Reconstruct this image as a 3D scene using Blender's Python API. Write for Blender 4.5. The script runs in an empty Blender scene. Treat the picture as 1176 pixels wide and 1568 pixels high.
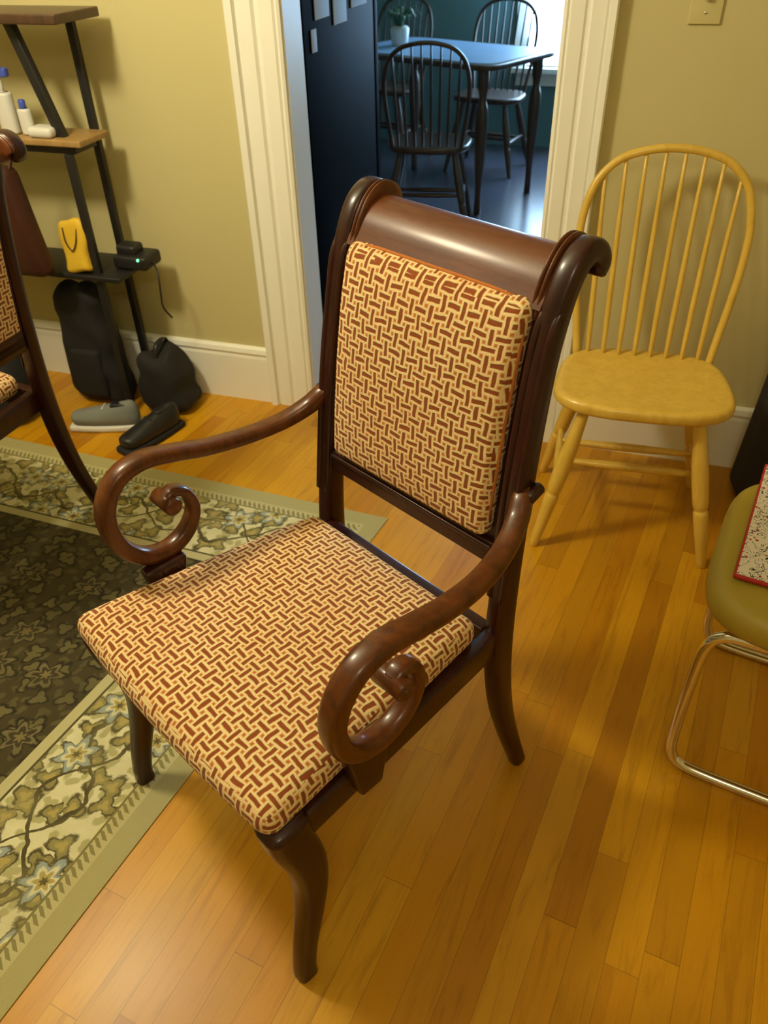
import bpy, bmesh, math, random
from math import *
from mathutils import Vector, Matrix
random.seed(7)
C=bpy.context.collection
# ------------------------------------------------------------------ node helpers
class E:
    """tiny expression wrapper around math nodes"""
    nt=None
    def __init__(s,v): s.v=v
    @staticmethod
    def m(op,*a):
        n=E.nt.nodes.new("ShaderNodeMath");n.operation=op
        for i,x in enumerate(a):
            if isinstance(x,E): x=x.v
            if isinstance(x,(int,float)): n.inputs[i].default_value=x
            else: E.nt.links.new(x,n.inputs[i])
        return E(n.outputs[0])
    def __add__(s,o): return E.m('ADD',s,o)
    __radd__=__add__
    def __sub__(s,o): return E.m('SUBTRACT',s,o)
    def __rsub__(s,o): return E.m('SUBTRACT',o,s)
    def __mul__(s,o): return E.m('MULTIPLY',s,o)
    __rmul__=__mul__
    def __truediv__(s,o): return E.m('DIVIDE',s,o)
    def lt(s,o): return E.m('LESS_THAN',s,o)
    def gt(s,o): return E.m('GREATER_THAN',s,o)
    def floor(s): return E.m('FLOOR',s)
    def frac(s): return E.m('FRACT',s)
    def mod(s,o): return E.m('FLOORED_MODULO',s,o)
    def abs(s): return E.m('ABSOLUTE',s)
    def min(s,o): return E.m('MINIMUM',s,o)
    def max(s,o): return E.m('MAXIMUM',s,o)
    def sin(s): return E.m('SINE',s)
    def cos(s): return E.m('COSINE',s)
    def sqrt(s): return E.m('SQRT',s)
    def ss(s,a,b):
        n=E.nt.nodes.new("ShaderNodeMapRange");n.interpolation_type='SMOOTHSTEP'
        E.nt.links.new(s.v,n.inputs[0]);n.inputs[1].default_value=a;n.inputs[2].default_value=b
        return E(n.outputs[0])
def comb(x,y,z=0.0):
    n=E.nt.nodes.new("ShaderNodeCombineXYZ")
    for i,k in enumerate((x,y,z)):
        if isinstance(k,E): E.nt.links.new(k.v,n.inputs[i])
        else: n.inputs[i].default_value=k
    return n.outputs[0]
def sep(sock):
    n=E.nt.nodes.new("ShaderNodeSeparateXYZ");E.nt.links.new(sock,n.inputs[0]);return [E(o) for o in n.outputs]
def coord(kind): 
    n=E.nt.nodes.new("ShaderNodeTexCoord");return n.outputs[kind]
def noise(vec,scale=5,detail=3,rough=.5,dist=0,col=False):
    n=E.nt.nodes.new("ShaderNodeTexNoise");n.inputs['Scale'].default_value=scale;n.inputs['Detail'].default_value=detail
    n.inputs['Roughness'].default_value=rough;n.inputs['Distortion'].default_value=dist
    if vec is not None: E.nt.links.new(vec,n.inputs['Vector'])
    return n.outputs['Color'] if col else E(n.outputs[0])
def voro(vec,scale,feature='F1',out='Distance',rnd=1.0):
    n=E.nt.nodes.new("ShaderNodeTexVoronoi");n.feature=feature;n.inputs['Scale'].default_value=scale
    n.inputs['Randomness'].default_value=rnd
    E.nt.links.new(vec,n.inputs['Vector']);return n.outputs[out]
def white(vec):
    n=E.nt.nodes.new("ShaderNodeTexWhiteNoise");n.noise_dimensions='3D';E.nt.links.new(vec,n.inputs['Vector']);return E(n.outputs['Value'])
def mix(f,a,b,mode='MIX'):
    n=E.nt.nodes.new("ShaderNodeMix");n.data_type='RGBA';n.blend_type=mode
    for s,k in ((0,f),(6,a),(7,b)):
        if isinstance(k,E): k=k.v
        if isinstance(k,(int,float)): n.inputs[s].default_value=k
        elif isinstance(k,(tuple,list)): n.inputs[s].default_value=(*k[:3],1)
        else: E.nt.links.new(k,n.inputs[s])
    return n.outputs[2]
def srgb(r,g,b):
    f=lambda c:(c/255/12.92 if c/255<=.04045 else ((c/255+.055)/1.055)**2.4)
    return (f(r),f(g),f(b))
def newmat(name,rough=.5,spec=.5,metal=0,coat=0,coatr=.1,sheen=0):
    m=bpy.data.materials.new(name);m.use_nodes=True;E.nt=m.node_tree
    b=m.node_tree.nodes["Principled BSDF"]
    b.inputs['Roughness'].default_value=rough;b.inputs['Metallic'].default_value=metal
    b.inputs['Specular IOR Level'].default_value=spec
    b.inputs['Coat Weight'].default_value=coat;b.inputs['Coat Roughness'].default_value=coatr
    b.inputs['Sheen Weight'].default_value=sheen
    return m,b
def setc(b,c,key='Base Color'):
    if isinstance(c,(tuple,list)): b.inputs[key].default_value=(*c[:3],1)
    else: E.nt.links.new(c,b.inputs[key])
def bump(b,h,strength=.2,dist=.002):
    n=E.nt.nodes.new("ShaderNodeBump");n.inputs['Strength'].default_value=strength;n.inputs['Distance'].default_value=dist
    E.nt.links.new(h.v if isinstance(h,E) else h,n.inputs['Height']);E.nt.links.new(n.outputs[0],b.inputs['Normal'])
# ------------------------------------------------------------------ materials
def wood(name,c1,c2,scale=(6,6,1),rough=.3,coat=.5,spec=.5,coatr=.12):
    m,b=newmat(name,rough,spec,coat=coat,coatr=coatr)
    x,y,z=sep(coord('Object'))
    v=comb(x*scale[0],y*scale[1],z*scale[2])
    g=noise(v,6,5,.6,.6)
    g2=noise(v,40,3,.6)
    f=(g*.75+g2*.25).ss(.3,.7)
    setc(b,mix(f,c1,c2));bump(b,g2,.04,.001);return m
M={}
M['dark']=wood('mahogany_wood',(.016,.0035,.003),(.042,.008,.005),rough=.33,coat=.2,spec=.35,coatr=.14)
M['rail']=wood('mahogany_rail_wood',(.075,.020,.005),(.14,.040,.009),scale=(1,6,6),rough=.38,coat=.2,spec=.35,coatr=.18)
M['armw']=wood('mahogany_arm_wood',(.055,.014,.003),(.130,.036,.006),rough=.34,coat=.25,spec=.35,coatr=.14)
M['blond']=wood('blond_wood',(.64,.41,.055),(.76,.52,.09),rough=.36,coat=.3)
M['kdark']=wood('kitchen_dark_wood',(.045,.024,.016),(.09,.048,.030),rough=.38,coat=.3)
M['shelfw']=wood('shelf_wood',(.05,.025,.012),(.09,.045,.02),rough=.45,coat=.2)
M['shelft']=wood('shelf_tan_wood',(.30,.18,.06),(.40,.25,.09),rough=.45,coat=.2)
def simple(name,c,rough=.5,metal=0,spec=.5,coat=0,vary=.15,nscale=8,bm_=0):
    m,b=newmat(name,rough,spec,metal,coat)
    n=noise(coord('Object'),nscale,4)
    setc(b,mix(n,tuple(k*(1-vary) for k in c),tuple(min(1,k*(1+vary)) for k in c)))
    if bm_: bump(b,noise(coord('Object'),nscale*12,3),bm_,.002)
    return m
M['wall']=simple('beige_wall_paint',srgb(200,191,140),.75,vary=.03,nscale=3,bm_=.05)
M['trim']=simple('white_trim_paint',srgb(242,242,232),.4,vary=.02)
M['ceil']=simple('ceiling_paint',srgb(225,218,190),.8,vary=.02)
M['black']=simple('black_plastic',(.012,.012,.013),.45,vary=.3)
M['blackcloth']=simple('black_cloth',(.012,.011,.012),.85,vary=.4,bm_=.4)
M['fridge']=simple('black_fridge_enamel',(.0012,.0012,.002),.6,vary=.2,spec=.02)
M['chrome']=simple('chrome_metal',(.75,.74,.70),.16,metal=1,vary=.03)
M['vinyl']=simple('olive_tan_vinyl',srgb(166,146,52),.42,vary=.07,bm_=.1)
M['yellow']=simple('yellow_fabric',srgb(225,185,50),.6,vary=.15,bm_=.3)
M['white']=simple('white_plastic',srgb(215,215,210),.4,vary=.05)
M['blue']=simple('blue_plastic',srgb(70,90,190),.3,vary=.1)
M['paper']=simple('paper',srgb(190,200,215),.8,vary=.08)
M['shoegray']=simple('shoe_gray_fabric',srgb(120,124,120),.8,vary=.15)
M['redbrown']=simple('reddish_leather',srgb(60,24,14),.5,vary=.3)
M['kwall']=simple('kitchen_teal_paint',srgb(96,132,136),.7,vary=.05)
M['plate']=simple('ivory_plate',srgb(205,195,140),.4,vary=.03)
M['leaf']=simple('plant_leaf',srgb(50,90,60),.5,vary=.4)
M['cloth']=simple('pale_blue_tablecloth',srgb(130,160,190),.4,vary=.1)
# woven key-pattern upholstery
def weave():
    m,b=newmat('woven_key_fabric',.85,.2,sheen=.1)
    uv=coord('UV')
    x,y,_=sep(uv)
    nx=noise(uv,26,2);ny=noise(comb(x+5.3,y),26,2)
    cell=.0192
    X=x/cell+(nx-.5)*.55;Y=y/cell+(ny-.5)*.55
    def dash(X,Y,par,ln,wd,s=.05):
        j=(Y.floor()+par).mod(2)
        xp=((X-.5-j+1).mod(2)-1).abs()
        yf=(Y.frac()-.5).abs()
        return (1-xp.ss(ln-s,ln+s))*(1-yf.ss(wd-s,wd+s))
    d=dash(X,Y,0,.60,.165).max(dash(Y,X,1,.60,.165))
    edge=dash(X,Y,0,.82,.36,.07).max(dash(Y,X,1,.82,.36,.07))
    fine=noise(comb(x/cell,y/cell),16,2)
    tone=noise(uv,5,2)
    cream=mix(fine,srgb(216,184,118),srgb(246,230,182))
    orange=mix(fine,srgb(160,88,34),srgb(200,124,58))
    ground=mix(edge,orange,cream)
    ground=mix(tone.ss(.35,.7)*.18,ground,srgb(206,130,60))
    dk=mix(fine,srgb(108,52,20),srgb(164,88,38))
    setc(b,mix(d,ground,dk))
    bump(b,(1-d)*.7+fine*.3,.7,.003);return m
M['weave']=weave()
# hardwood floor
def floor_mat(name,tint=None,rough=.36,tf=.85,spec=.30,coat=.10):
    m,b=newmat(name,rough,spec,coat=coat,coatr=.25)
    x,y,_=sep(coord('Object'))
    a=atan(.155);ca,sa=cos(a),sin(a)
    px=x*ca-y*sa;py=x*sa+y*ca
    W=.0575
    row=(px/W).floor()
    off=white(comb(row,3.1,0))
    yy=py/.95+off*7
    col=yy.floor()
    r=white(comb(row,col,1.7));r2=white(comb(col,row,9.2))
    fx=(px/W).frac();fy=yy.frac()
    gap=((fx.lt(.014)).max(fx.gt(.988))).max(fy.lt(.002))
    v=comb(px*14+r*30,py*1.2+r2*11,0)
    g=noise(v,3,6,.62,1.2);g2=noise(comb(px*90+r*9,py*3),3,3)
    base=mix(r.ss(0,1),srgb(208,152,24),srgb(186,126,14))
    base=mix(r2.gt(.85)*.35,base,srgb(144,88,10))
    base=mix(r.gt(.88)*.5,base,srgb(218,168,40))
    base=mix(g.ss(.48,.8)*.5,base,srgb(116,66,8))
    base=mix(g2.ss(.5,.8)*.18,base,srgb(132,80,12))
    big=noise(coord('Object'),1.7,2)
    base=mix(big.ss(.5,.75)*.35,base,srgb(112,64,8))
    base=mix(gap*.35,base,(.05,.02,.004))
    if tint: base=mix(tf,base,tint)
    setc(b,base);bump(b,(1-gap)*.6+g*.2,.12,.002);return m
M['floor']=floor_mat('hardwood_floor')
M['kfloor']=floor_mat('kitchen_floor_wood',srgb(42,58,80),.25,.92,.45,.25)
# rug
def rug_mat():
    m,b=newmat('oriental_rug',.95,.1,sheen=.1)
    uv=coord('UV');x,y,_=sep(uv)
    dist=x.min(y);along=x.max(y)
    wob=noise(uv,30,4,.65)
    wl=noise(uv,9,3)
    def flowers(scale,R,petals,rnd,seed,w=.9):
        v=comb(x+seed,y+seed*1.7)
        n=E.nt.nodes.new("ShaderNodeTexVoronoi");n.voronoi_dimensions='2D';n.inputs['Scale'].default_value=scale;n.inputs['Randomness'].default_value=rnd
        E.nt.links.new(v,n.inputs['Vector'])
        p=sep(n.outputs['Position']);dx=x+seed-p[0];dy=y+seed*1.7-p[1]
        rr=(dx*dx+dy*dy).sqrt();th=E.m('ARCTAN2',dy,dx)
        c=sep(n.outputs['Color'])[0]
        rad=R*((th*petals+c*6).cos()*.25+.78)+(wob-.5)*R*w
        return rr/rad
    q1=flowers(5.6,.044,6,.6,3.0)
    q2=flowers(15,.025,3,.95,7.0,1.4)
    q3=flowers(28,.014,2,1,11.0,1.4)
    vine=(dist-.205-((along*19).sin())*.05+(wl-.5)*.08).abs()
    vine2=(dist-.205+((along*19).sin())*.055+(wl-.5)*.08).abs()
    cream=srgb(212,206,162);olive=srgb(138,130,78);dk=srgb(78,70,42);sage=srgb(172,166,116);blue=srgb(146,158,152);gold=srgb(170,152,86)
    bc=mix(q3.ss(.8,1.3),sage,cream)
    bc=mix(q2.ss(1.1,1.5),dk,bc);bc=mix(q2.ss(.85,1.05),olive,bc);bc=mix(q2.ss(.4,.6),gold,bc)
    bc=mix((vine.lt(.005)).max(vine2.lt(.004)),bc,dk)
    bc=mix(q1.ss(1.1,1.3),dk,bc);bc=mix(q1.ss(.95,1.1),blue,bc);bc=mix(q1.ss(.65,.8),cream,bc);bc=mix(q1.ss(.4,.55),gold,bc);bc=mix(q1.ss(.15,.25),dk,bc)
    bc=mix(wl.ss(.35,.65)*.3,bc,srgb(152,144,96))
    f0=srgb(70,62,36)
    fc=mix(q3.ss(.7,1.2),srgb(90,82,50),f0)
    fc=mix(q2.ss(1.0,1.3),srgb(46,40,24),fc);fc=mix(q2.ss(.7,.9),srgb(106,98,60),fc)
    fc=mix(q1.ss(1.05,1.3),srgb(42,36,22),fc);fc=mix(q1.ss(.9,1.05),srgb(114,104,68),fc);fc=mix(q1.ss(.6,.75),srgb(64,56,34),fc);fc=mix(q1.ss(.25,.4),srgb(124,110,66),fc)
    fc=mix(wl.ss(.35,.65)*.3,fc,srgb(66,60,36))
    dash=((along/.016).frac()-.5+((dist-.07)/.02)).abs().lt(.28)
    gd=mix(dash,srgb(184,176,128),srgb(134,128,84))
    c=mix(dist.gt(.05),srgb(168,160,110),gd)
    c=mix(dist.gt(.080),c,srgb(124,118,76))
    c=mix(dist.gt(.085),c,bc)
    c=mix(dist.gt(.31),c,srgb(84,78,48))
    c=mix(dist.gt(.316),c,gd)
    c=mix(dist.gt(.342),c,fc)
    setc(b,c);bump(b,noise(uv,400,2),.5,.003);return m
M['rug']=rug_mat()
def floral():
    m,b=newmat('floral_print',.6)
    uv=coord('UV');x,y,_=sep(uv)
    n=noise(uv,34,2,.5,2.5)
    l=1-(n-.5).abs().ss(.012,.03)
    c=mix(l,srgb(222,216,205),srgb(50,45,45))
    c=mix(1-E(voro(uv,60,'F1')).ss(.16,.22),c,srgb(160,40,40))
    o=sep(coord('Object'))
    d=(E.m('MAXIMUM',o[0].abs()/.13,o[1].abs()/.19))
    c=mix(d.gt(.97),c,srgb(170,26,26))
    setc(b,c);return m
M['floral']=floral()
def emis(name,c,s):
    m=bpy.data.materials.new(name);m.use_nodes=True;nt=m.node_tree;b=nt.nodes["Principled BSDF"]
    b.inputs['Emission Color'].default_value=(*c,1);b.inputs['Emission Strength'].default_value=s;b.inputs['Base Color'].default_value=(*c,1);return m
M['window']=emis('daylight_glass',(.62,.82,1.0),9)
M['led']=emis('green_led',(.1,1,.3),4)
# ------------------------------------------------------------------ geometry helpers
def link(ob,parent=None,mat=None,smooth=True):
    C.objects.link(ob)
    if mat: ob.data.materials.append(M[mat] if isinstance(mat,str) else mat)
    if parent: ob.parent=parent
    if smooth and ob.type=='MESH':
        for p in ob.data.polygons: p.use_smooth=True
    return ob
def empty(name,loc=(0,0,0),rz=0,sc=1):
    e=bpy.data.objects.new(name,None);e.location=loc;e.rotation_euler=(0,0,rz);e.scale=(sc,)*3;e.empty_display_size=.1;C.objects.link(e);return e
def add_uv(me):
    uv=me.uv_layers.new(name="UVMap")
    for p in me.polygons:
        n=p.normal;a=max(range(3),key=lambda i:abs(n[i]))
        for li in p.loop_indices:
            co=me.vertices[me.loops[li].vertex_index].co
            uv.data[li].uv=[(co.y,co.z),(co.x,co.z),(co.x,co.y)][a]
def catmull(P,n=6):
    out=[];P=[tuple(p) for p in P]
    Q=[tuple(2*a-b for a,b in zip(P[0],P[1]))]+P+[tuple(2*a-b for a,b in zip(P[-1],P[-2]))]
    for i in range(1,len(Q)-2):
        for k in range(n):
            t=k/n
            out.append(tuple(.5*(2*b+(c-a)*t+(2*a-5*b+4*c-d)*t*t+(3*b-a-3*c+d)*t**3) for a,b,c,d in zip(Q[i-1],Q[i],Q[i+1],Q[i+2])))
    out.append(P[-1]);return out
def sweep(name,pts,ref=(1,0,0),parent=None,mat='dark',n=14,ex=2.6,sub=6):
    """pts: (x,y,z,w,h) w along ref, h perpendicular"""
    P=catmull(pts,sub) if sub>1 else pts
    ref=Vector(ref);V=[];F=[]
    m=len(P)
    for i,p in enumerate(P):
        c=Vector(p[:3])
        T=(Vector(P[min(i+1,m-1)][:3])-Vector(P[max(i-1,0)][:3])).normalized()
        N=(ref-T*ref.dot(T)).normalized();B=T.cross(N)
        for k in range(n):
            t=2*pi*k/n;cc,ss=cos(t),sin(t)
            cc=copysign(abs(cc)**(2/ex),cc);ss=copysign(abs(ss)**(2/ex),ss)
            V.append(c+N*(cc*p[3]/2)+B*(ss*p[4]/2))
    for i in range(m-1):
        for k in range(n):
            F.append((i*n+k,i*n+(k+1)%n,(i+1)*n+(k+1)%n,(i+1)*n+k))
    for end,base in ((0,0),(m-1,(m-1)*n)):
        c=Vector(P[end][:3]);T=(Vector(P[1][:3])-Vector(P[0][:3])).normalized()*-1 if end==0 else (Vector(P[-1][:3])-Vector(P[-2][:3])).normalized()
        r=min(P[end][3],P[end][4])*.12
        i0=len(V)
        for k in range(n): V.append(c+(V[base+k]-c)*.8+T*r)
        V.append(c+T*r*1.2)
        for k in range(n):
            q=(base+k,base+(k+1)%n,i0+(k+1)%n,i0+k);t3=(i0+k,i0+(k+1)%n,i0+n)
            if end==0: q=q[::-1];t3=t3[::-1]
            F.append(q);F.append(t3)
    me=bpy.data.meshes.new(name);me.from_pydata([tuple(v) for v in V],[],F)
    bm=bmesh.new();bm.from_mesh(me);bmesh.ops.recalc_face_normals(bm,faces=bm.faces);bm.to_mesh(me);bm.free()
    return link(bpy.data.objects.new(name,me),parent,mat)
def rod(name,a,b,r1,r2=None,parent=None,mat='dark',mid=None,n=12):
    r2=r1 if r2 is None else r2
    a=Vector(a);b=Vector(b)
    pts=[(*a,2*r1,2*r1)]
    if mid:
        for t,r in mid: pts.append((*(a.lerp(b,t)),2*r,2*r))
    pts.append((*b,2*r2,2*r2))
    T=(b-a).normalized();ref=(1,0,0) if abs(T.x)<.8 else (0,0,1)
    return sweep(name,pts,ref,parent,mat,n=n,ex=2,sub=4 if mid else 1)
def rbox(name,c,half,r=.004,parent=None,mat='dark',deform=None,seg=3,mid=(2,2,2),rot=None,smooth=True,local=False):
    """rounded box. if local, object origin stays at c"""
    r=min(r,*[h*.98 for h in half])
    ax=[]
    for h,mm in zip(half,mid):
        l=[-h+r*(1-cos(pi/2*k/seg)) for k in range(seg)]
        l+= [-(h-r)+2*(h-r)*k/mm for k in range(mm+1)]
        l+= [h-r*(1-cos(pi/2*k/seg)) for k in range(seg-1,-1,-1)]
        ax.append(l)
    V=[];idx={};F=[]
    def vid(p):
        k=tuple(round(q,6) for q in p)
        if k not in idx:
            q=[max(-(h-r),min(h-r,v)) for v,h in zip(p,half)]
            d=Vector(p)-Vector(q);L=d.length
            v=Vector(q)+(d/L*r if L>1e-9 else d)
            idx[k]=len(V);V.append(v)
        return idx[k]
    for a in range(3):
        b,c2=[i for i in range(3) if i!=a]
        for s in (-1,1):
            for i in range(len(ax[b])-1):
                for j in range(len(ax[c2])-1):
                    q=[]
                    for (ii,jj) in ((i,j),(i+1,j),(i+1,j+1),(i,j+1)):
                        p=[0,0,0];p[a]=s*half[a];p[b]=ax[b][ii];p[c2]=ax[c2][jj];q.append(vid(p))
                    if len(set(q))>=3: F.append(tuple(dict.fromkeys(q)))
    if deform: V=[Vector(deform(v)) for v in V]
    if rot: R=Matrix.Rotation(rot[1],3,rot[0]);V=[R@v for v in V]
    if not local: V=[v+Vector(c) for v in V]
    me=bpy.data.meshes.new(name);me.from_pydata([tuple(v) for v in V],[],F)
    bm=bmesh.new();bm.from_mesh(me);bmesh.ops.recalc_face_normals(bm,faces=bm.faces);bm.to_mesh(me);bm.free()
    add_uv(me);ob=bpy.data.objects.new(name,me)
    if local: ob.location=c
    return link(ob,parent,mat,smooth)
def slab(name,outline,z0,z1,r,parent=None,mat='blond',dish=0):
    """outline list of (x,y), rounded edges"""
    n=len(outline);cx=sum(p[0] for p in outline)/n;cy=sum(p[1] for p in outline)/n
    rad=sum(hypot(p[0]-cx,p[1]-cy) for p in outline)/n
    rings=[(.0,z1-dish),(.35,z1-dish),(.7,z1-dish*.6),(1-r/rad*1.6,z1)]
    for k in range(0,7):
        t=pi/2*k/6;rings.append((1-r/rad*(1-sin(t)),z1-r*(1-cos(t))))
    for k in range(0,7):
        t=pi/2*k/6;rings.append((1-r/rad*(1-cos(t)),z0+r*(1-sin(t))))
    rings.append((0.3,z0))
    V=[];F=[]
    for s,z in rings:
        s=max(s,.001)
        for p in outline: V.append((cx+(p[0]-cx)*s,cy+(p[1]-cy)*s,z))
    for i in range(len(rings)-1):
        for k in range(n): F.append((i*n+k,i*n+(k+1)%n,(i+1)*n+(k+1)%n,(i+1)*n+k))
    F.append(tuple(range((len(rings)-1)*n,len(rings)*n)))
    me=bpy.data.meshes.new(name);me.from_pydata(V,[],F)
    bm=bmesh.new();bm.from_mesh(me);bmesh.ops.remove_doubles(bm,verts=bm.verts,dist=1e-5);bmesh.ops.recalc_face_normals(bm,faces=bm.faces);bm.to_mesh(me);bm.free()
    add_uv(me);return link(bpy.data.objects.new(name,me),parent,mat)
def sup(a,b,ex=4,n=48,fn=None):
    o=[]
    for k in range(n):
        t=2*pi*k/n;c,s=cos(t),sin(t)
        x=a*copysign(abs(c)**(2/ex),c);y=b*copysign(abs(s)**(2/ex),s)
        o.append(fn(x,y) if fn else (x,y))
    return o
def extr(name,prof,axis,a,b,parent=None,mat='trim',smooth=False):
    """prof: list of 2D pts in the plane perpendicular to axis; extruded a..b"""
    V=[]
    for t in (a,b):
        for p in prof:
            V.append({'x':(t,p[0],p[1]),'y':(p[0],t,p[1]),'z':(p[0],p[1],t)}[axis])
    n=len(prof);F=[(k,(k+1)%n,n+(k+1)%n,n+k) for k in range(n)]+[tuple(range(n)),tuple(range(2*n-1,n-1,-1))]
    me=bpy.data.meshes.new(name);me.from_pydata(V,[],F)
    bm=bmesh.new();bm.from_mesh(me);bmesh.ops.recalc_face_normals(bm,faces=bm.faces);bm.to_mesh(me);bm.free()
    add_uv(me);return link(bpy.data.objects.new(name,me),parent,mat,smooth)
# ------------------------------------------------------------------ upholstered scroll-back chair
def post_y(z):
    T=[(0,.575),(.03,.568),(.1,.547),(.2,.524),(.3,.512),(.4,.508),(.5,.512),(.6,.520),(.7,.530),(.8,.543),(.9,.560),(.96,.575),(1.0,.590),(1.02,.600)]
    for (a,b),(c,d) in zip(T,T[1:]):
        if z<=c: return b+(d-b)*(z-a)/(c-a)
    return .6
def scroll_chair(loc,rz,arms=True,name='upholstered_armchair'):
    P=empty(name,loc,rz)
    for s,t in ((1,'right'),(-1,'left')):
        path=[(s*.250,.575,0,.030,.032),(s*.248,.566,.03,.030,.033),(s*.240,.547,.10,.032,.038),(s*.231,.524,.20,.034,.046),(s*.225,.512,.30,.036,.052),(s*.222,.508,.40,.038,.052),
              (s*.220,.512,.50,.038,.048),(s*.218,.520,.60,.038,.044),(s*.216,.530,.70,.038,.042),(s*.214,.543,.80,.038,.040),(s*.212,.560,.90,.038,.038),(s*.212,.575,.96,.038,.037),
              (s*.212,.590,1.0,.038,.036),(s*.212,.608,1.028,.038,.036),(s*.212,.632,1.042,.038,.036),(s*.212,.651,1.037,.038,.036),(s*.212,.661,1.021,.038,.033),(s*.212,.656,1.006,.036,.026)]
        sweep('rear_post_'+t,path,(1,0,0),P,'dark',n=20,ex=3.2)
        for k,dx in enumerate((-.012,.012)):
            bead=[(p[0]+dx,p[1]-p[4]/2+.0015 if p[2]<.99 else p[1],p[2],.012,.008) for p in path[6:13]]
            sweep('post_bead_%s_%d'%(t,k),bead,(1,0,0),P,'dark',n=8,ex=2)
        for k,xo in enumerate((.189,.181)):
            col=[(s*xo,.574,.955,.007,.030),(s*xo,.590,.995,.007,.040),(s*xo,.610,1.025,.007,.042),(s*xo,.633,1.039,.007,.044),(s*xo,.653,1.033,.007,.044),(s*xo,.661,1.018,.007,.038)]
            sweep('rail_collar_%s_%d'%(t,k),col,(1,0,0),P,'rail',n=10,ex=2)
        leg=[(s*.246,.010,.425,.058,.070),(s*.248,.016,.38,.055,.068),(s*.250,.034,.31,.050,.063),(s*.252,.038,.24,.043,.054),(s*.255,.027,.17,.038,.045),(s*.258,.008,.09,.034,.038),(s*.26,-.002,.03,.033,.035),(s*.26,-.003,0,.034,.037)]
        sweep('front_leg_'+t,leg,(1,0,0),P,'dark',n=18,ex=3.4)
        rbox('side_rail_'+t,(s*.236,.25,.397),(.014,.24,.028),.005,P,'dark',deform=lambda v,s=s:(v.x-s*v.y*.07,v.y,v.z))
    if arms:
        for s,t in ((1,'right'),(-1,'left')):
            a=[(.222,.535,.705,.028,.022),(.232,.518,.700,.032,.032),(.246,.490,.678,.034,.031),(.262,.440,.660,.035,.028),(.276,.370,.655,.036,.027),(.284,.290,.664,.038,.027),(.288,.224,.681,.039,.028),
               (.289,.170,.692,.040,.029),(.289,.124,.682,.040,.030),(.288,.093,.648,.040,.031),(.286,.083,.600,.039,.031),(.284,.096,.548,.038,.032),(.281,.130,.511,.037,.032),(.280,.176,.502,.036,.031),
               (.280,.218,.523,.034,.028),(.280,.238,.562,.032,.023),(.281,.229,.600,.032,.020),(.282,.207,.613,.032,.019),(.282,.189,.604,.034,.020)]
            sweep('arm_'+t,[(s*p[0],)+p[1:] for p in a],(1,0,0),P,'armw',n=20,ex=2.7,sub=7)
            rod('arm_volute_'+t,(s*.256,.192,.598),(s*.307,.192,.598),.0165,parent=P,mat='armw',n=20)
            rod('arm_volute_eye_'+t,(s*.305,.192,.598),(s*.311,.192,.598),.0085,parent=P,mat='armw',n=16)
            rbox('arm_bracket_'+t,(s*.264,.152,.440),(.015,.032,.055),.008,P,'dark',deform=lambda v:(v.x,v.y*(1+.35*v.z/.055),v.z))
            rod('arm_peg_'+t,(s*.24,.52,.703),(s*.243,.545,.712),.012,.010,parent=P,mat='dark')
    rbox('front_rail',(0,.006,.397),(.230,.014,.028),.005,P,'dark')
    rbox('back_rail',(0,.488,.400),(.208,.014,.028),.005,P,'dark')
    def sd(v):
        u=v.y/.24
        k=1-(u*.130)
        top=(v.z>0)
        px=max(0,1-(v.x/.25)**4);py=max(0,1-u**4)
        z=v.z+(.020*px*py if top else 0)
        y=v.y-(.012*(1-(v.x/.243)**2) if u<0 else 0)*abs(u)
        return (v.x*k-.004+.009*u,y,z)
    rbox('seat_cushion',(0,.218,.444),(.243,.240,.027),.024,P,'weave',deform=sd,seg=5,mid=(16,16,1))
    def onpost(v,base=0.0,z0=.77):
        z=v.z+z0
        return (v.x,v.y+post_y(z)+base,z)
    rbox('back_frame',(0,0,0),(.199,.010,.205),.006,P,'dark',deform=lambda v:onpost(v,.004,.768),mid=(4,1,14))
    rbox('back_bottom_rail',(0,0,0),(.199,.016,.022),.006,P,'dark',deform=lambda v:onpost(v,-.002,.575),mid=(4,1,2))
    rbox('back_bottom_bead',(0,0,0),(.196,.006,.005),.004,P,'dark',deform=lambda v:onpost(v,-.018,.588),mid=(4,1,1))
    def pad(v):
        px=max(0,1-(v.x/.18)**4);pz=max(0,1-(v.z/.19)**4)
        y=v.y-(.012*px*pz if v.y<0 else 0)
        return onpost(Vector((v.x,y,v.z)),-.014,.794)
    rbox('back_cushion',(0,0,0),(.184,.020,.190),.018,P,'weave',deform=pad,seg=5,mid=(12,1,14))
    rbox('back_cushion_rear',(0,0,0),(.184,.010,.168),.009,P,'weave',deform=lambda v:onpost(v,.014,.780),seg=4,mid=(12,1,14))
    pip=[]
    for (x,z) in sup(.183,.190,9,64):
        pip.append((x,post_y(z+.794)-.020,z+.794,.006,.006))
    pip.append(pip[0])
    sweep('back_piping',pip,(0,1,0),P,'weave',n=8,ex=2,sub=1)
    prof=[(.562,.974),(.573,.992),(.586,1.013),(.604,1.030),(.628,1.040),(.648,1.036),(.659,1.022),(.657,1.008),(.648,1.004),(.640,1.012),(.626,1.018),(.612,1.010),(.606,.996),(.600,.978),(.592,.965),(.572,.963)]
    pr=[p[:2] for p in catmull(prof+[prof[0]],3)][:-1]
    o=extr('crest_rail',pr,'x',-.196,.196,P,'rail',True)
    md=o.modifiers.new('es','EDGE_SPLIT');md.split_angle=radians(50)
    return P
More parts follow.
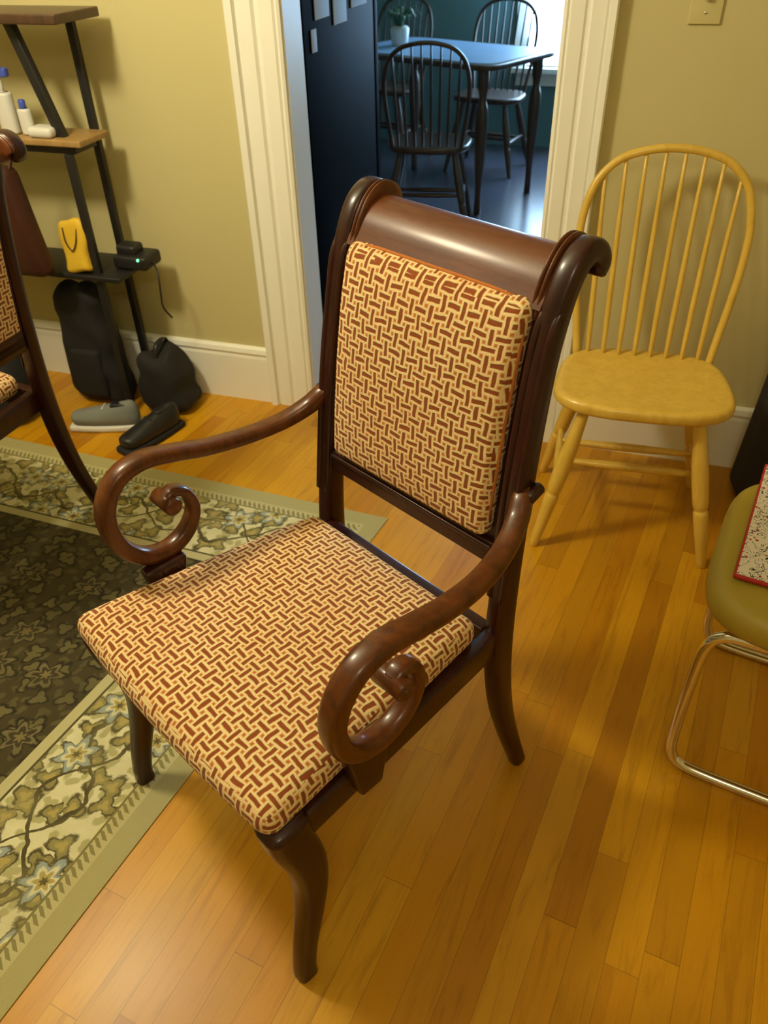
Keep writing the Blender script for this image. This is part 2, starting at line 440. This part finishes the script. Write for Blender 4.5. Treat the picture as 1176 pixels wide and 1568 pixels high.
# ------------------------------------------------------------------ windsor chair
def windsor(loc,rz,mat,name,nsp=8,top=.93,sc=1.0):
    P=empty(name,loc,rz,sc)
    out=sup(.216,.166,3.4,64,lambda x,y:(x*(1.0-.08*(y/.166)),y+.022-(0 if y>0 else .012*(1-(x/.216)**2))))
    slab('seat',out,.408,.442,.014,P,mat,dish=.006)
    def hy(z): return .150+(z-.44)*.23
    k=(top-.44)/.49
    hp=[(-.172,.435),(-.180,.50),(-.194,.60),(-.203,.70),(-.200,.78),(-.178,.855),(-.130,.905),(-.068,.927),(0,.934)]
    hp=[(x,.44+(z-.44)*k) for x,z in hp];hp=hp+[(-x,z) for x,z in hp[-2::-1]]
    sweep('hoop',[(x,hy(z),z,.022,.020) for x,z in hp],(0,1,0),P,mat,n=12,ex=2.4)
    D=catmull([(x,z) for x,z in hp],8)
    for i in range(nsp):
        t=(i/(nsp-1)-.5)*2
        xb=t*.142;xt=t*.160
        zt=min(D,key=lambda q:abs(q[0]-xt)+(0 if q[1]>.44+.25*k else 9))[1]
        rod('spindle_%d'%(i+1),(xb,.150,.435),(xt,hy(zt),zt),.0055,.0045,P,mat,mid=[(.3,.0075)],n=10)
    L={}
    for sx in (-1,1):
        for sy in (-1,1):
            a=Vector((sx*.135,-.10 if sy<0 else .115,.415));b=Vector((sx*.222,-.165 if sy<0 else .20,0))
            L[sx,sy]=(a,b)
            rod('leg_%s_%s'%('r' if sx>0 else 'l','front' if sy<0 else 'back'),a,b,.013,.012,P,mat,mid=[(.15,.017),(.35,.021),(.55,.020),(.6,.016),(.64,.019),(.85,.015)],n=14)
    for sx in (-1,1):
        p=L[sx,-1][0].lerp(L[sx,-1][1],.55);q=L[sx,1][0].lerp(L[sx,1][1],.55)
        rod('side_stretcher_%s'%('r' if sx>0 else 'l'),p,q,.008,.008,P,mat,mid=[(.5,.012)])
    for nm,t in (('front',.42),('rear',.75)):
        p=L[-1,-1][0].lerp(L[-1,-1][1],.55).lerp(L[-1,1][0].lerp(L[-1,1][1],.55),t)
        q=L[1,-1][0].lerp(L[1,-1][1],.55).lerp(L[1,1][0].lerp(L[1,1][1],.55),t)
        rod('cross_stretcher_'+nm,p,q,.008,.008,P,mat,mid=[(.5,.012)])
    return P
# ------------------------------------------------------------------ ROOM
WY=2.25;WT=.12;XL,XR,YF,H=-3.2,1.5,-2.2,2.5
DL,DR,DH=-.975,-.245,2.05
def plane_box(name,x0,x1,y0,y1,z0,z1,mat,parent=None):
    return rbox(name,((x0+x1)/2,(y0+y1)/2,(z0+z1)/2),((x1-x0)/2,(y1-y0)/2,(z1-z0)/2),.0005,parent,mat,seg=1,mid=(1,1,1),smooth=False)
plane_box('floor',XL,XR,YF,WY+WT/2,-.05,0,'floor')
plane_box('ceiling',XL,XR,YF,WY,H,H+.05,'ceil')
wb=empty('wall_back')
plane_box('wall_back_left',XL,DL-.02,WY,WY+WT,0,H,'wall',wb)
plane_box('wall_back_right',DR+.02,XR,WY,WY+WT,0,H,'wall',wb)
plane_box('wall_back_header',DL-.02,DR+.02,WY,WY+WT,DH+.02,H,'wall',wb)
plane_box('wall_left',XL-.1,XL,YF,WY+WT,0,H,'wall')
plane_box('wall_right',XR,XR+.1,YF,WY+WT,0,H,'wall')
plane_box('wall_front',XL,XR,YF-.1,YF,0,H,'wall')
dt=empty('trim_1')
plane_box('jamb_left',DL-.02,DL,WY-.002,WY+WT+.002,0,DH,'trim',dt)
plane_box('jamb_right',DR,DR+.02,WY-.002,WY+WT+.002,0,DH,'trim',dt)
plane_box('jamb_head',DL-.02,DR+.02,WY-.002,WY+WT+.002,DH,DH+.02,'trim',dt)
def casing_prof(x_in,x_out,y0,sg):
    w=x_out-x_in;f=lambda t,d:(x_in+w*t,y0+sg*d)
    return [f(0,0),f(0,.012),f(.05,.016),f(.09,.012),f(.13,.018),f(.38,.018),f(.42,.013),f(.47,.013),f(.52,.021),f(.78,.021),f(.82,.016),f(.85,.030),f(.97,.032),f(1,.028),f(1,0)]
extr('casing_left',casing_prof(DL-.004,-1.133,WY,-1),'z',0,DH+.14,dt)
extr('casing_right',casing_prof(DR+.004,-.115,WY,-1),'z',0,DH+.14,dt)
plane_box('casing_head',-1.133,-.115,WY-.022,WY,DH+.005,DH+.14,'trim',dt)
bprof=lambda y0,sg:[(y0,0),(y0+sg*.016,0),(y0+sg*.016,.165),(y0+sg*.013,.175),(y0+sg*.018,.185),(y0+sg*.014,.20),(y0+sg*.006,.207),(y0,.207)]
bb=empty('baseboard_back')
extr('baseboard_back_left',bprof(WY,-1),'x',XL,-1.134,bb)
extr('baseboard_back_right',bprof(WY,-1),'x',-.114,XR,bb)
extr('baseboard_left',[(XL+ (y-WY)*-1,z) for y,z in bprof(WY,-1)],'y',YF,WY-.02)
extr('baseboard_right',[(XR+(y-WY),z) for y,z in bprof(WY,-1)],'y',YF,WY-.02)
pl=empty('light_switch',(.078,WY,1.235))
rbox('plate',(0,-.003,0),(.036,.003,.058),.0025,pl,'plate')
rbox('toggle',(0,-.010,0),(.005,.008,.011),.002,pl,'plate')
for z in (-.035,.035): rod('screw_%d'%(z>0),(0,-.005,z),(0,-.0075,z),.003,parent=pl,mat='chrome')
def rug():
    c=Vector((-.54,1.70));dn=Vector((-.158,-.987));lf=Vector((-1,.055))
    Ls,Lt=2.3,3.0;bm=bmesh.new();uvl=bm.loops.layers.uv.new();n=24
    g=[];
    for z in (.003,0.0003):
        g.append([[bm.verts.new((*(c+lf*Ls*i/n+dn*Lt*j/n),z)) for j in range(n+1)] for i in range(n+1)])
    def face(vs,uvs):
        f=bm.faces.new(vs)
        for l,u in zip(f.loops,uvs): l[uvl].uv=u
    for i in range(n):
        for j in range(n):
            u=[(Ls*a/n,Lt*b/n) for a,b in ((i,j),(i+1,j),(i+1,j+1),(i,j+1))]
            face([g[0][a][b] for a,b in ((i,j),(i+1,j),(i+1,j+1),(i,j+1))],u)
    for i in range(n):
        for j,(a,b) in ((0,(i,i+1)),(n,(i+1,i))):
            face([g[0][b][j],g[0][a][j],g[1][a][j],g[1][b][j]],[(0,0)]*4)
            face([g[0][j][a],g[0][j][b],g[1][j][b],g[1][j][a]],[(0,0)]*4)
    bmesh.ops.recalc_face_normals(bm,faces=bm.faces)
    me=bpy.data.meshes.new('area_rug');bm.to_mesh(me);bm.free();link(bpy.data.objects.new('area_rug',me),None,'rug',False)
rug()
# ------------------------------------------------------------------ chairs
scroll_chair((-.5457,.620,.003),radians(-28.93),True,'upholstered_armchair')
scroll_chair((-1.923,1.266,.003),radians(-92.9),False,'upholstered_side_chair')
windsor((.090,1.880,0),radians(4),'blond','windsor_chair')
cc=empty('chrome_cantilever_chair',(.478,1.225,0),radians(-101.5))
slab('seat_cushion',sup(.232,.232,4.2,56),.412,.478,.03,cc,'vinyl',dish=-.004)
R=.011
def tube(nm,pts): return sweep(nm,[(*p,2*R,2*R) for p in pts],(.31,.52,.79),cc,'chrome',n=14,ex=2,sub=5)
for s,t in ((1,'right'),(-1,'left')):
    tube('frame_side_'+t,[(s*.19,.235,.62),(s*.19,.225,.50),(s*.19,.205,.44),(s*.19,.17,.402),(s*.19,.0,.398),(s*.19,-.13,.398),(s*.19,-.175,.388),(s*.19,-.195,.35),(s*.19,-.20,.25),(s*.19,-.20,.12),(s*.19,-.195,.05),(s*.19,-.175,.020),(s*.19,-.13,.011),(s*.19,.0,.011),(s*.19,.17,.011),(s*.175,.212,.011),(s*.12,.225,.011),(0,.225,.011)])
    tube('frame_back_'+t,[(s*.19,.235,.62),(s*.19,.255,.75),(s*.19,.265,.80)])
tube('cross_tube',[(-.19,-.10,.398),(0,-.10,.398),(.19,-.10,.398)])
rbox('back_pad',(0,.245,.72),(.21,.025,.13),.022,cc,'vinyl',seg=4)
pm=rbox('floral_placemat',(.430,1.285,.487),(.13,.19,.004),.003,None,'floral',local=True);pm.rotation_euler=(0,0,radians(-11.5))
# ------------------------------------------------------------------ storage rack at left wall
rk=empty('storage_rack')
x0,x1=-2.15,-1.50
rbox('top_shelf',((x0+x1)/2,2.10,1.195),((x1-x0)/2,.10,.012),.004,rk,'shelfw')
rbox('mid_shelf',((x0+x1)/2-.035,2.10,.890),((x1-x0)/2,.075,.009),.004,rk,'shelft')
rbox('mid_support',((x0+x1)/2-.07,2.10,.870),((x1-x0)/2,.055,.012),.004,rk,'black')
rbox('low_shelf',((x0+x1)/2,2.11,.50),((x1-x0)/2,.10,.008),.004,rk,'black')
for x in (x0+.03,x1-.09):
    k='r' if x>-1.8 else 'l'
    rbox('rear_upright_'+k,(x,2.185,.60),(.012,.010,.595),.003,rk,'black')
    rbox('front_upright_'+k,(x,2.04,.43),(.012,.010,.43),.003,rk,'black')
    rbox('brace_'+k,(x-.07,2.07,1.04),(.014,.012,.165),.003,rk,'black',rot=('Y',radians(-16)))
bt=empty('spray_bottle',(-1.79,2.07,.8995))
slab('body',sup(.028,.022,2.4,24),0,.11,.008,bt,'white');rod('neck',(0,0,.105),(0,0,.15),.010,parent=bt,mat='white')
rbox('trigger_head',(0.008,0,.16),(.03,.01,.012),.005,bt,'blue')
b2=empty('lotion_bottle',(-1.73,2.07,.8995));slab('body',sup(.020,.016,2.2,24),0,.07,.008,b2,'white');rod('cap',(0,0,.068),(0,0,.09),.010,parent=b2,mat='blue')
rbox('folded_cloth',(-1.67,2.06,.9135),(.04,.03,.014),.012,None,'white',seg=4)
yp=empty('yellow_pouch',(-1.645,2.06,.509))
rbox('pouch_body',(0,-.02,.082),(.047,.022,.081),.02,yp,'yellow',seg=4,mid=(6,2,6),deform=lambda v:(v.x*(1+.1*sin(v.z*50)),v.y*(1-.4*v.z/.07),v.z+.006*sin(v.x*60)))
sweep('pouch_strap',[(-.025,-.035,.14,.006,.003),(-.018,-.045,.10,.006,.003),(0,-.047,.075,.006,.003),(.018,-.045,.10,.006,.003),(.025,-.035,.14,.006,.003)],(0,1,0),yp,'shelfw',n=6)
ad=empty('charging_dock',(-1.50,2.13,.509));rbox('base',(0,0,.022),(.06,.05,.022),.012,ad,'black',seg=4);rbox('top_lump',(-.02,0,.052),(.035,.03,.018),.012,ad,'black',seg=4)
rod('status_led',(.035,-.045,.036),(.035,-.052,.036),.004,parent=ad,mat='led')
sweep('power_cable',[(.05,.0,.02,.006,.006),(.085,-.03,.0,.006,.006),(.095,-.05,-.06,.006,.006),(.08,-.03,-.12,.006,.006),(.085,.0,-.17,.006,.006)],(0,1,0),ad,'black',n=6)
hb=empty('hanging_bag',(-1.755,1.95,.70))
rbox('bag_body',(0,0,-.02),(.05,.035,.16),.03,hb,'redbrown',seg=4,mid=(4,3,5),deform=lambda v:(v.x*(1-.5*v.z/.16),v.y,v.z))
sweep('bag_strap',[(-.02,0,.13,.012,.006),(-.02,.02,.16,.012,.006),(0,.06,.175,.012,.006),(.02,.02,.16,.012,.006),(.02,0,.13,.012,.006)],(0,1,0),hb,'redbrown',n=8)
db=empty('duffel_bag',(-2.02,1.90,0))
rbox('bag_body',(0,.0,.12),(.14,.10,.115),.085,db,'blackcloth',seg=6,mid=(8,4,4),deform=lambda v:(v.x,v.y+.01*sin(v.x*30),v.z+.012*sin(v.x*25+v.y*20)*(v.z>0)))
for s in (-1,1): sweep('handle_%d'%(s>0),[(-.1,s*.05,.21,.02,.006),(-.07,s*.04,.27,.02,.006),(0,s*.03,.305,.02,.006),(.07,s*.04,.27,.02,.006),(.1,s*.05,.21,.02,.006)],(0,1,0),db,'black',n=8)
b3=empty('backpack',(-1.74,2.11,0));rbox('bag_body',(0,0,.22),(.105,.055,.215),.05,b3,'blackcloth',seg=5,mid=(7,3,8),deform=lambda v:(v.x*(1-.15*v.z/.16)+.008*sin(v.z*40),v.y+.008*sin(v.z*45+v.x*30),v.z+.01*sin(v.x*50)))
rbox('front_pocket',(0,-.052,.13),(.06,.018,.09),.016,b3,'blackcloth',seg=4)
tl=empty('tool_bag',(-1.475,2.12,0));rbox('bag_body',(0,0,.115),(.085,.08,.11),.05,tl,'blackcloth',seg=4,mid=(5,6,6),deform=lambda v:(v.x*(1-.2*v.z/.1)+.006*sin(v.z*60),v.y,v.z+.012*sin(v.y*40+v.x*40)*(v.z>-.05)))
sweep('tool_bag_handle',[(0,-.05,.20,.015,.006),(0,-.03,.25,.015,.006),(0,.03,.25,.015,.006),(0,.05,.20,.015,.006)],(1,0,0),tl,'black',n=8)
def shoe(loc,rz,um,sm):
    sn=empty('sneaker',loc,rz)
    fo=lambda x:(1-.22*(x/.12)**2)*(1+.12*x/.12)
    rbox('sole',(0,0,.012),(.125,.042,.012),.01,sn,sm,seg=3,mid=(10,2,1),deform=lambda v:(v.x,v.y*fo(v.x),v.z))
    rbox('upper',(0,0,.048),(.118,.038,.036),.030,sn,um,seg=4,mid=(12,3,2),deform=lambda v:(v.x,v.y*fo(v.x)*(1-.25*max(0,v.z)/.036),v.z*(1 if v.z<0 else max(.45,1.15-.75*(v.x+.02)/.12))))
    rbox('ankle_opening',(-.062,0,.088),(.036,.018,.010),.008,sn,'black',seg=3)
    for i in range(4): rod('lace_%d'%i,(.0+.018*i,-.018,.083-.010*i),(.0+.018*i,.018,.083-.010*i),.0025,parent=sn,mat=sm,n=8)
shoe((-1.62,1.93,0),radians(195),'shoegray','white')
shoe((-1.43,1.90,0),radians(250),'black','blackcloth')
gb=empty('instrument_case',(.50,2.09,0),radians(10))
rbox('case_body',(0,0,.27),(.085,.085,.265),.05,gb,'blackcloth',seg=5,mid=(4,4,8),deform=lambda v:(v.x*(1-.2*v.z/.3),v.y,v.z))
sweep('carry_handle',[(-.02,-.07,.52,.02,.01),(-.02,-.06,.58,.02,.012),(-.02,0,.62,.02,.014),(-.02,.06,.58,.02,.012),(-.02,.07,.52,.02,.01)],(1,0,0),gb,'redbrown',n=10)
# ------------------------------------------------------------------ KITCHEN
KY=6.1;KL,KR=-3.0,1.5;k0=WY+WT
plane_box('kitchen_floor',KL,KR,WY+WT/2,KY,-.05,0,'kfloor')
plane_box('kitchen_ceiling',KL,KR,k0,KY,H,H+.05,'ceil')
plane_box('wall_kitchen_left',KL-.1,KL,k0,KY,0,H,'kwall')
plane_box('wall_kitchen_right',KR,KR+.1,k0,KY,0,H,'kwall')
wx0,wx1,wz0,wz1=-.88,.20,.50,1.95
wk=empty('wall_kitchen_back')
plane_box('wk_left',KL,wx0,KY,KY+.12,0,H,'kwall',wk);plane_box('wk_right',wx1,KR,KY,KY+.12,0,H,'kwall',wk)
plane_box('wk_low',wx0,wx1,KY,KY+.12,0,wz0,'kwall',wk);plane_box('wk_top',wx0,wx1,KY,KY+.12,wz1,H,'kwall',wk)
wn=empty('window_1')
plane_box('glass',wx0,wx1,KY+.08,KY+.09,wz0,wz1,'window',wn)
plane_box('sill',wx0-.09,wx1+.09,KY-.06,KY+.08,wz0-.03,wz0,'trim',wn)
plane_box('apron',wx0-.07,wx1+.07,KY-.02,KY,wz0-.11,wz0-.03,'trim',wn)
for i,(a,b) in enumerate(((wx0-.08,wx0),(wx1,wx1+.08))): plane_box('side_casing_%d'%i,a,b,KY-.02,KY,wz0,wz1+.08,'trim',wn)
plane_box('mid_rail',wx0,wx1,KY+.04,KY+.075,1.19,1.23,'trim',wn);plane_box('muntin',-.335,-.305,KY+.04,KY+.075,wz0,wz1,'trim',wn)
fr=empty('refrigerator',(-1.36,2.80,0))
rbox('cabinet',(0,0,.86),(.35,.34,.86),.012,fr,'fridge')
rbox('door_panel',(-.0,.365,.86),(.35,.025,.83),.012,fr,'fridge')
for i,(y,z,w,h) in enumerate(((-.18,1.24,.06,.10),(-.02,1.22,.06,.11),(.17,1.23,.08,.09),(-.26,1.09,.02,.03))):
    rbox('pinned_paper_%d'%i,(.353,y,z),(.0015,w,h),.001,fr,'paper')
ta=radians(-23.7)
kt=empty('kitchen_table',(-1.16,4.92,0),ta)
slab('top',sup(.54,.34,9,60),.725,.752,.01,kt,'kdark');slab('cloth',sup(.50,.30,9,60),.7525,.7545,.001,kt,'cloth')
for sx in (-1,1):
    for sy in (-1,1): rod('leg_%d%d'%(sx>0,sy>0),(sx*.44,sy*.26,.73),(sx*.44,sy*.26,0),.028,.02,kt,'kdark',mid=[(.1,.03),(.2,.02),(.3,.034),(.6,.028),(.8,.018)])
pp=empty('potted_plant',(-1.46,5.02,.7565))
rod('pot',(0,0,0),(0,0,.08),.045,.055,parent=pp,mat='white',n=18)
for i in range(16):
    a=i*2.4;r=.05+.05*random.random();sweep('leaf_%d'%i,[(0,0,.07,.004,.004),(cos(a)*r*.5,sin(a)*r*.5,.12,.03,.004),(cos(a)*r,sin(a)*r,.15+.04*random.random(),.035,.004),(cos(a)*r*1.5,sin(a)*r*1.5,.14,.004,.003)],(-sin(a),cos(a),0),pp,'leaf',n=6,sub=3)
windsor((-1.08,4.24,0),radians(190),'kdark','kitchen_windsor_chair',8,.90,1.0)
windsor((-1.0,5.46,0),radians(-10),'kdark','kitchen_windsor_chair',8,.92,1.0)
windsor((-1.72,5.62,0),radians(-15),'kdark','kitchen_windsor_chair',8,.92,1.0)
# ------------------------------------------------------------------ lights
def light(name,kind,loc,e,col,size=.1,rot=None,sy=None):
    l=bpy.data.lights.new(name,kind);l.energy=e;l.color=col
    if kind=='AREA':
        l.size=size
        if sy: l.shape='RECTANGLE';l.size_y=sy
    else: l.shadow_soft_size=size
    o=bpy.data.objects.new(name,l);o.location=loc
    if rot: o.rotation_euler=rot
    C.objects.link(o);return o
light('chandelier_light','POINT',(-1.45,.95,2.0),74,(1,.88,.60),.12)
light('ceiling_light','POINT',(.15,-.6,2.3),20,(1,.90,.64),.16)
light('window_daylight','AREA',(-.32,6.0,1.3),85,(.42,.70,1.0),1.0,(radians(90),0,0),sy=1.2)
w=bpy.data.worlds.new('world');bpy.context.scene.world=w;w.use_nodes=True
w.node_tree.nodes['Background'].inputs[0].default_value=(.6,.6,.5,1);w.node_tree.nodes['Background'].inputs[1].default_value=.05
# ------------------------------------------------------------------ camera
f=1200.;th=radians(38);roll=radians(1.5);yaw=radians(18)
cam=bpy.data.cameras.new('camera');co=bpy.data.objects.new('camera',cam);C.objects.link(co)
cam.sensor_fit='VERTICAL';cam.sensor_height=36;cam.sensor_width=27;cam.lens=f/1568*36;cam.clip_start=.02
cam.dof.use_dof=True;cam.dof.focus_distance=1.3;cam.dof.aperture_fstop=6
right=Vector((1,0,0));fwd=Vector((0,cos(th),-sin(th)));up=Vector((0,sin(th),cos(th)))
R_=right*cos(roll)-up*sin(roll);U_=right*sin(roll)+up*cos(roll)
Rz=Matrix.Rotation(yaw,3,'Z')
R_,U_,B_=Rz@R_,Rz@U_,Rz@(-fwd)
mt=Matrix((R_,U_,B_)).transposed().to_4x4();mt.translation=Vector((0,0,1.42));co.matrix_world=mt
sc=bpy.context.scene;sc.camera=co
sc.view_settings.view_transform='Standard';sc.view_settings.look='None';sc.view_settings.exposure=0
